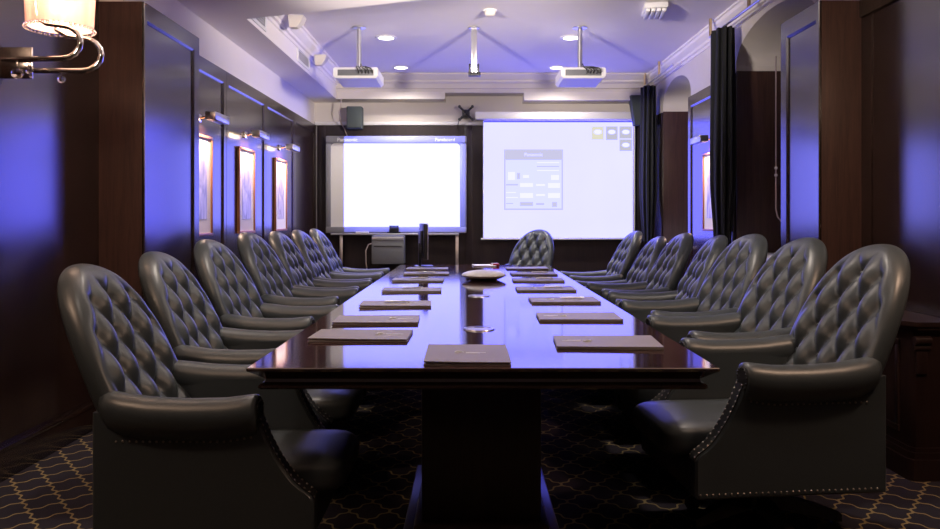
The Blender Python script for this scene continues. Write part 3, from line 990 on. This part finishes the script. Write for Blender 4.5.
ords = ['nearest', 'second', 'third', 'fourth', 'fifth', 'sixth', 'farthest']
FL = [(306, 408, 2.86, -1), (328, 419, 3.32, 2), (358, 429, 3.95, 3), (381, 440, 4.76, 2), (392, 442, 5.55, 0), (402, 449, 6.22, 2), (409, 444, 6.80, 0)]
FR = [(558, 668, 2.69, -3), (540, 625, 3.42, -1), (531.7, 601.6, 4.14, 1), (517.5, 577, 4.82, 0), (514, 565, 5.54, -1), (512.5, 557, 6.18, 1), (507, 548.6, 6.86, 0)]
pens_l, pens_r = {2, 3, 4, 5}, {2, 3, 4, 5}
for side, lst, pens in (('left', FL, pens_l), ('right', FR, pens_r)):
    for i, (xa, xb, y, rot) in enumerate(lst):
        x = (at(xa, y) + at(xb, y)) / 2
        base = (x, y + 0.14, TZ + 0.0003)
        what = 'with a pen on it' if i in pens else 'with no pen on it'
        lab = '%s taupe folder from the camera along the %s table edge' % (ords[i], side)
        if i == 0:
            lab = 'taupe folder nearest the camera along the %s table edge, emblem showing' % side
        if i == 6:
            lab = 'taupe folder farthest from the camera along the %s table edge' % side
        folder(0.385, 0.25, base, radians(rot + (0 if side == 'left' else 180)), lab, 0.004 if i != 1 else 0.002)
        if i in pens:
            pl = '%s pen lying on the %s folder along the %s table edge' % ('white' if side == 'right' else 'steel', ords[i], side)
            pen((x + (0.05 if side == 'right' else 0.0), y + 0.15, TZ + 0.0145), radians((8, -6, 3, 12)[i % 4]), pl, M['paper'] if side == 'right' else M['silver'])
folder(0.285, 0.34, (at(467, 2.45), 2.405 + 0.18, TZ + 0.0003), radians(0.5), 'taupe folder alone at the near end of the table', 0.004, -0.03)

# ---------------------------------------------------------------- chairs
LOW = ('leg', 'gas_column')


def make_chair():
    root = thing('office_armchair', 'dark tufted leather office armchair', 'chair', group='tufted leather armchairs round the conference table')
    # ---- backrest
    mb = MB()
    zb, zc, ztop, W = 0.44, 0.72, 1.135, 0.290
    NV, NF, NB = 84, 72, 20
    SX, SZ, ZB0 = 0.138, 0.228, 0.56

    def shape(phi_t):
        # phi_t 0..1: straight lower part, then the arch
        if phi_t < 0.40:
            z = zb + (zc - zb) * phi_t / 0.40
            return z, W * (0.90 + 0.10 * sin(pi / 2 * phi_t / 0.40)), 1.0
        t = sin((phi_t - 0.40) / 0.60 * pi / 2)
        z = zc + (ztop - zc) * t
        return z, W * max(0.0, 1 - t ** 2.25) ** (1 / 2.1), max(0.0, 1 - t ** 7) ** 0.5

    def puff(x, z, w, te):
        a = x / SX + (z - ZB0) / SZ
        b = x / SX - (z - ZB0) / SZ
        h = 0.036 * (abs(sin(pi * a)) * abs(sin(pi * b))) ** 0.85
        # nearest lattice point
        ra, rb = round(a), round(b)
        bx, bz = SX * (ra + rb) / 2, ZB0 + SZ * (ra - rb) / 2
        h -= 0.017 * math.exp(-((x - bx) ** 2 + (z - bz) ** 2) / 0.022 ** 2)
        # distance to the outline (approximate)
        q = max(abs(x) / W, 0)
        if z > zc:
            t = (z - zc) / (ztop - zc)
            q = (abs(x / W) ** 2.15 + t ** 2.25) ** (1 / 2.2)
        m = min(1, max(0, (0.97 - q) / 0.24))
        m = m * m * (3 - 2 * m)
        rim = 0.020
        return h * m + rim * (1 - m)

    def ycen(z):
        return -0.25 - 0.42 * (z - 0.44)

    loops = []
    for i in range(NV + 1):
        ft = min(i / NV, 0.9985)
        z, w, te = shape(ft)
        th = 0.055 * te
        lp = []
        for k in range(NF + 1):
            s = -1 + 2 * k / NF
            a = s * pi / 2
            x = w * (0.55 * sin(a) + 0.45 * s) if abs(s) < 1 else w * s
            e = max(0.0, 1 - (abs(x) / max(w, 1e-6)) ** 3.0) ** 0.5
            y = ycen(z) + th * e + 0.60 * x * x + (puff(x, z, w, te) * min(1, e * 1.6) * min(1, te * 1.3))
            lp.append((x, y, z))
        for k in range(1, NB):
            s = 1 - 2 * k / NB
            x = w * sin(s * pi / 2)
            e = max(0.0, 1 - abs(s) ** 2.6) ** 0.5
            lp.append((x, ycen(z) - th * 1.1 * e + 0.60 * x * x, z))
        loops.append(lp)
    mb.loft(loops)
    for ra in range(-6, 7):
        for rb in range(-6, 7):
            bx, bz = SX * (ra + rb) / 2, ZB0 + SZ * (ra - rb) / 2
            if not (0.5 < bz < 1.06) or abs(bx) > 0.24:
                continue
            t = max(0, (bz - zc) / (ztop - zc))
            if (abs(bx / W) ** 2.15 + t ** 2.25) ** (1 / 2.2) > 0.80:
                continue
            _z, w_, te_ = bz, W * max(0.0, 1 - t ** 2.25) ** (1 / 2.1), 1
            e = max(0.0, 1 - (abs(bx) / w_) ** 3.0) ** 0.5
            yy = ycen(bz) + 0.055 * e + 0.60 * bx * bx - 0.012
            L2 = []
            for (r, d) in ((0.010, 0.0), (0.0105, 0.003), (0.008, 0.0065), (0.003, 0.008)):
                L2.append([(bx + r * cos(2 * pi * k / 10), yy + d, bz + r * sin(2 * pi * k / 10)) for k in range(10)])
            mb.loft(L2)
    mb.build('backrest', M['leather'], root, 70)
    # ---- side panels, arms
    prof = [(-0.35, 0.24), (0.365, 0.24), (0.374, 0.25), (0.374, 0.375), (0.366, 0.392), (0.338, 0.412), (0.308, 0.437), (0.278, 0.475), (0.246, 0.525), (0.218, 0.58), (0.196, 0.635), (0.184, 0.665), (-0.35, 0.665)]
    fr = prof[3:12]
    for s in (-1, 1):
        mb = MB()
        xo, xi = s * 0.292, s * 0.222
        bev = 0.008

        def inset(pp, d):
            c = Vector((0.0, 0.43))
            out = []
            for (y, z) in pp:
                out.append((y - d if y > 0.15 else (y + d if y < -0.3 else y), z + d if z < 0.3 else z))
            return out
        pi_ = inset(prof, bev)
        mb.loft([[(xi, *q) for q in pi_], [(xi + s * bev, *q) for q in prof], [(xo - s * bev, *q) for q in prof], [(xo, *q) for q in pi_]])
        sp = mb.build('side_panel', M['leather'], root, 35)
        # dark gimp strip over the swept front edge
        mb = MB()
        loops = []
        for (y, z) in fr:
            loops.append([(s * 0.232, y + 0.001, z + 0.001), (s * 0.232, y + 0.004, z + 0.003), (s * 0.284, y + 0.004, z + 0.003), (s * 0.284, y + 0.001, z + 0.001)])
        mb.loft(loops)
        mb.build('edge_band', M['gimp'], sp)
        mb = MB()

        def nail(c, nrm):
            c, nrm = Vector(c), Vector(nrm).normalized()
            t1 = nrm.orthogonal().normalized()
            t2 = nrm.cross(t1)
            L3 = []
            for (r, d) in ((0.0046, 0.0), (0.0040, 0.002), (0.002, 0.0034)):
                L3.append([c + nrm * d + (t1 * cos(k * pi / 3) + t2 * sin(k * pi / 3)) * r for k in range(6)])
            mb.loft(L3)
        # along the front edge, two rows
        acc, step = 0.0, 0.021
        ma_, mb_ = MB(), mb
        pts = [Vector((0, *q)) for q in fr]
        nextd = 0.01
        for a, b in zip(pts, pts[1:]):
            ln = (b - a).length
            while nextd <= acc + ln:
                q = a + (b - a) * ((nextd - acc) / ln)
                d = (b - a).normalized()
                nr = Vector((0, d.z, -d.y))
                if nr.y < 0:
                    nr = -nr
                for xx, mb in ((0.2375, ma_), (0.2785, mb_)):
                    nail((s * xx, q.y + nr.y * 0.0035, q.z + max(0, nr.z) * 0.0035 + 0.0015), nr)
                nextd += step
            acc += ln
        ma_.build('nailhead_trim', M['nail'], sp, 60)
        mb_.build('nailhead_trim', M['nail'], sp, 60)
        mb = MB()
        y = -0.31
        while y < 0.36:
            nail((s * 0.292, y, 0.258), (s, 0, 0))
            y += 0.023
        mb.build('nailhead_trim', M['nail'], sp, 60)
        mb = MB()
        y = -0.27
        while y < 0.17:
            nail((s * 0.292, y, 0.572 + 0.25 * max(0, y - 0.08) ** 1.2), (s, 0, 0))
            y += 0.022
        mb.build('nailhead_trim', M['nail'], sp, 60)
        # arm roll: teardrop section swept from the back to the front
        mb = MB()
        path = [(0.250, -0.325, 0.690, 0.78), (0.262, -0.30, 0.682, 0.92), (0.270, -0.25, 0.671, 1.0), (0.275, -0.16, 0.660, 1.0), (0.276, -0.04, 0.655, 1.0), (0.275, 0.08, 0.657, 1.0),
                (0.273, 0.14, 0.664, 1.0), (0.272, 0.175, 0.669, 0.98), (0.272, 0.188, 0.670, 0.92), (0.272, 0.193, 0.670, 0.80)]
        loops = []
        for (x, y, z, r) in path:
            lp = []
            for k in range(20):
                an = 2 * pi * k / 20
                cxx = 0.058 * r * cos(an)
                czz = (0.055 if sin(an) > 0 else 0.085) * r * sin(an)
                if sin(an) < 0:
                    cxx *= 1 - 0.22 * (-sin(an)) ** 2
                lp.append((s * (x + cxx + 0.004), y, z + czz))
            loops.append(lp)
        mb.loft(loops)
        ar = mb.build('armrest', M['leather'], root, 60)
        mb = MB()
        mb.loft([[(s * (0.276 + 0.040 * cos(k * pi / 10)), yy, 0.672 + (0.034 if sin(k * pi / 10) > 0 else 0.055) * sin(k * pi / 10)) for k in range(20)] for yy in (0.1925, 0.1965)])
        for k in range(14):
            an = 2 * pi * k / 14
            nail((s * (0.276 + 0.035 * cos(an)), 0.1965, 0.672 + (0.030 if sin(an) > 0 else 0.05) * sin(an)), (0, 1, 0))
        mb.build('arm_facing', M['gimp'], ar, 50)
    # ---- lower back shell
    mb = MB()
    loops = []
    for z, g in ((0.24, 0.0), (0.25, 0.008), (0.45, 0.012), (0.62, 0.004), (0.72, -0.008)):
        lp = []
        for k in range(17):
            x = -0.284 + 0.568 * k / 16
            bul = 0.075 * max(0.0, 1 - (abs(x) / 0.284) ** 2.2)
            lp.append((x, -0.336 - bul - g, z))
        for k in range(16, -1, -1):
            x = -0.284 + 0.568 * k / 16
            bul = 0.075 * max(0.0, 1 - (abs(x) / 0.284) ** 2.2)
            lp.append((x, -0.29 - bul, z))
        loops.append(lp)
    mb.loft(loops)
    mb.build('back_panel', M['leather'], root, 50)
    # ---- seat
    mb = MB()
    n = 24
    loops = []
    for j in range(13):
        t = -1 + 2 * j / 12
        zz = 0.42 + 0.055 * t
        shrink = (1 - abs(t) ** 3.2) ** (1 / 3.2) if abs(t) < 1 else 0.0
        shrink = max(shrink, 0.55)
        lp = []
        for k in range(48):
            an = 2 * pi * k / 48
            ca, sa = cos(an), sin(an)
            e = 2 / 7.0
            x = (0.222 - 0.055 * (1 - shrink)) * math.copysign(abs(ca) ** e, ca)
            y = 0.095 + (0.365 - 0.075 * (1 - shrink)) * math.copysign(abs(sa) ** e, sa)
            lp.append((x, y, zz))
        loops.append(lp)
    for sc_ in (0.7, 0.4, 0.1):
        lp = []
        for (x, y, z) in loops[12]:
            lp.append((x * sc_, 0.095 + (y - 0.095) * sc_, 0.475 + 0.022 * (1 - sc_ ** 2)))
        loops.append(lp)
    mb.loft(loops)
    mb.build('seat_cushion', M['leather'], root, 60)
    mb = MB()
    mb.box(-0.2215, 0.2215, 0.29, 0.366, 0.24, 0.364, 0.006)
    mb.build('front_rail', M['leather'], root)
    MB().box(-0.2215, 0.2215, -0.285, 0.289, 0.26, 0.35).build('seat_base', M['blackplastic'], root)
    # ---- swivel base
    mb = MB()
    mb.lathe([(0.05, 0.10), (0.055, 0.12), (0.05, 0.15), (0.032, 0.16), (0.030, 0.24)], seg=18)
    mb.build('gas_column', M['blackplastic'], root)
    MB().box(-0.11, 0.11, -0.13, 0.13, 0.2405, 0.2595, 0.003).build('tilt_plate', M['blackplastic'], root)
    for k in range(5):
        an = pi / 2 + 2 * pi * k / 5 + 0.3
        d = Vector((cos(an), sin(an), 0))
        sd = Vector((-sin(an), cos(an), 0))
        mb = MB()
        loops = []
        for (r, hw, za, zb_) in ((0.045, 0.028, 0.100, 0.150), (0.12, 0.025, 0.092, 0.146), (0.22, 0.022, 0.078, 0.122), (0.29, 0.022, 0.066, 0.10), (0.31, 0.014, 0.066, 0.092)):
            c = d * r
            loops.append([c - sd * hw + Vector((0, 0, za)), c + sd * hw + Vector((0, 0, za)), c + sd * hw * 0.75 + Vector((0, 0, zb_)), c - sd * hw * 0.75 + Vector((0, 0, zb_))])
        mb.loft(loops)
        leg = mb.build('leg', M['blackwood'], root, 25)
        mb = MB()
        c = d * 0.285
        for o in (-1, 1):
            mb.tube([c + sd * o * 0.006 + Vector((0, 0, 0.0275)), c + sd * o * 0.024 + Vector((0, 0, 0.0275))], 0.027, 14)
        mb.tube([c + Vector((0, 0, 0.02)), c + Vector((0, 0, 0.07))], 0.008, 8)
        mb.build('caster', M['blackplastic'], leg)
    return root


chair = make_chair()
EL = [(-0.885, 2.72, -0.062, 0), (-0.99, 3.58, -0.055, 0), (-1.03, 4.36, -0.02, -5), (-1.03, 5.15, 0.008, -5), (-1.03, 5.95, 0.0, -2), (-1.03, 6.70, 0.0, -2), (-1.03, 7.45, 0.0, 0)]
ER = [(1.14, 2.96, 0.0, 6), (1.16, 3.66, 0.008, 6), (1.16, 4.37, 0.012, 6), (1.17, 5.10, -0.01, -6), (1.17, 5.84, -0.01, 2), (1.15, 6.55, -0.055, 2), (1.11, 7.28, -0.02, 3)]
first = True
for side, lst, rz in (('left', EL, -90), ('right', ER, 90)):
    for i, (x, y, dz, rot) in enumerate(lst):
        if i == 0:
            lab = 'tufted leather armchair nearest the camera on the %s side of the table' % side
        elif i == 6:
            lab = 'tufted leather armchair farthest from the camera on the %s side of the table' % side
        else:
            lab = '%s tufted leather armchair from the camera on the %s side of the table' % (ords[i], side)
        if first:
            chair.location = (x, y, 0)
            chair.rotation_euler = (0, 0, radians(rz + rot))
            chair['label'] = lab
            first = False
            dz0 = dz
        else:
            dup(chair, (x, y, 0), radians(rz + rot), lab, dz, LOW)
dup(chair, (0.50, 8.40, 0), radians(143), 'tufted leather armchair alone at the far end of the table before the screen', -0.03, LOW)
for ch in chair.children:
    if ch.name.split('.')[0] not in LOW:
        ch.location.z = dz0


# ---------------------------------------------------------------- lights
def light(name, kind, loc, energy, color, rot=(0, 0, 0), **kw):
    li = bpy.data.lights.new(name, kind)
    li.energy = energy
    li.color = color
    for k, v in kw.items():
        setattr(li, k, v)
    o = bpy.data.objects.new(name, li)
    COL.objects.link(o)
    o.location = loc
    o.rotation_euler = rot
    return o


WARM = (1.0, 0.86, 0.74)
for x, y, _l in dl:
    light('downward_beam', 'SPOT', (x, y, ZC - 0.02), 90 if y < 9 else 150, (1.0, 0.9, 0.8), spot_size=radians(150), spot_blend=0.9, shadow_soft_size=0.07)
for x, y in ((-0.9, 3.9), (0.95, 3.9), (-0.9, 2.2), (0.95, 2.2)):  # added, unseen: fill spots under the lowered ceiling, without fittings
    light('downward_beam', 'SPOT', (x, y, ZS - 0.02), 55 if y > 3 else 14, WARM, spot_size=radians(130), spot_blend=0.9, shadow_soft_size=0.07)
light('warm_glow', 'POINT', (XLN + 0.325, 3.44, 2.24), 15, (1.0, 0.66, 0.45), shadow_soft_size=0.05)
light('warm_glow', 'POINT', (XLN + 0.32, 1.6, 2.24), 30, (1.0, 0.66, 0.45), shadow_soft_size=0.08)  # unseen lamp added to warm the left chair shoulders
light('warm_glow', 'POINT', (XRN - 0.30, 2.2, 2.24), 40, (1.0, 0.66, 0.45), shadow_soft_size=0.08)  # added lamp out of view, gives the right chairs a warm rim
for x in (-1.9, 1.9):  # unseen spots added only to brighten the raised ceiling and soffits
    v = Vector((-0.8 * x, 8.0, 3.75)) - Vector((x, 2.4, 2.1))
    light('added_ceiling_spot', 'SPOT', (x, 2.4, 2.1), 1350, (1.0, 0.87, 0.80), rot=v.to_track_quat('-Z', 'Y').to_euler(), spot_size=radians(46), spot_blend=1.0, shadow_soft_size=0.22)

# the projector over the board throws its blue-white picture over board and bezel
lx, ly, lz = at(359, 7.26), 7.53, ZC - 0.48
pl = light('projector_beam', 'SPOT', (lx, ly, lz), 900, (0.16, 0.19, 1.0), rot=(pi / 2, 0, 0), spot_size=radians(110), spot_blend=0.0, shadow_soft_size=0.004)
ld = pl.data
ld.use_nodes = True
lnt = ld.node_tree
em = next(n for n in lnt.nodes if n.type == 'EMISSION')
ltc = N(lnt, 'ShaderNodeTexCoord')
lsp = N(lnt, 'ShaderNodeSeparateXYZ')
lnt.links.new(ltc.outputs['Normal'], lsp.inputs[0])
az = math_node(lnt, 'ABSOLUTE', lsp.outputs[2])
lu = math_node(lnt, 'DIVIDE', lsp.outputs[0], az)
lv = math_node(lnt, 'DIVIDE', lsp.outputs[1], az)
dist = YWB - ly
ua, ub = (at(344, YWB) - lx) / dist, (at(466.2, YWB) - lx) / dist
va, vb = (zt(233, YWB) - lz) / dist, (zt(136.5, YWB) - lz) / dist
msk = math_node(lnt, 'MULTIPLY', math_node(lnt, 'LESS_THAN', math_node(lnt, 'ABSOLUTE', math_node(lnt, 'SUBTRACT', lu, (ua + ub) / 2)), (ub - ua) / 2),
                math_node(lnt, 'LESS_THAN', math_node(lnt, 'ABSOLUTE', math_node(lnt, 'SUBTRACT', lv, (va + vb) / 2)), (vb - va) / 2))
lnt.links.new(msk, em.inputs['Strength'])

w = bpy.data.worlds.new('World')
sc.world = w
w.use_nodes = True
w.node_tree.nodes['Background'].inputs[0].default_value = (0.2, 0.2, 0.3, 1)
w.node_tree.nodes['Background'].inputs[1].default_value = 0.02

# ---------------------------------------------------------------- camera
cd = bpy.data.cameras.new('camera')
cam = bpy.data.objects.new('camera', cd)
COL.objects.link(cam)
cam.location = (0, 0, HC)
cam.rotation_euler = (pi / 2, 0, 0)
cd.sensor_width = 36.0
cd.lens = F / 940 * 36.0
cd.shift_y = -(264.5 - VY) / 940
cd.clip_start = 0.05
sc.camera = cam
sc.view_settings.view_transform = 'Standard'
sc.view_settings.look = 'None'
sc.view_settings.gamma = 1
sc.view_settings.exposure = 0.22
sc.view_settings.use_curve_mapping = False
sc.cycles.use_denoising = True
sc.cycles.sample_clamp_indirect = 6.0
sc.cycles.caustics_reflective = False
sc.cycles.caustics_refractive = False
sc.cycles.max_bounces = 8
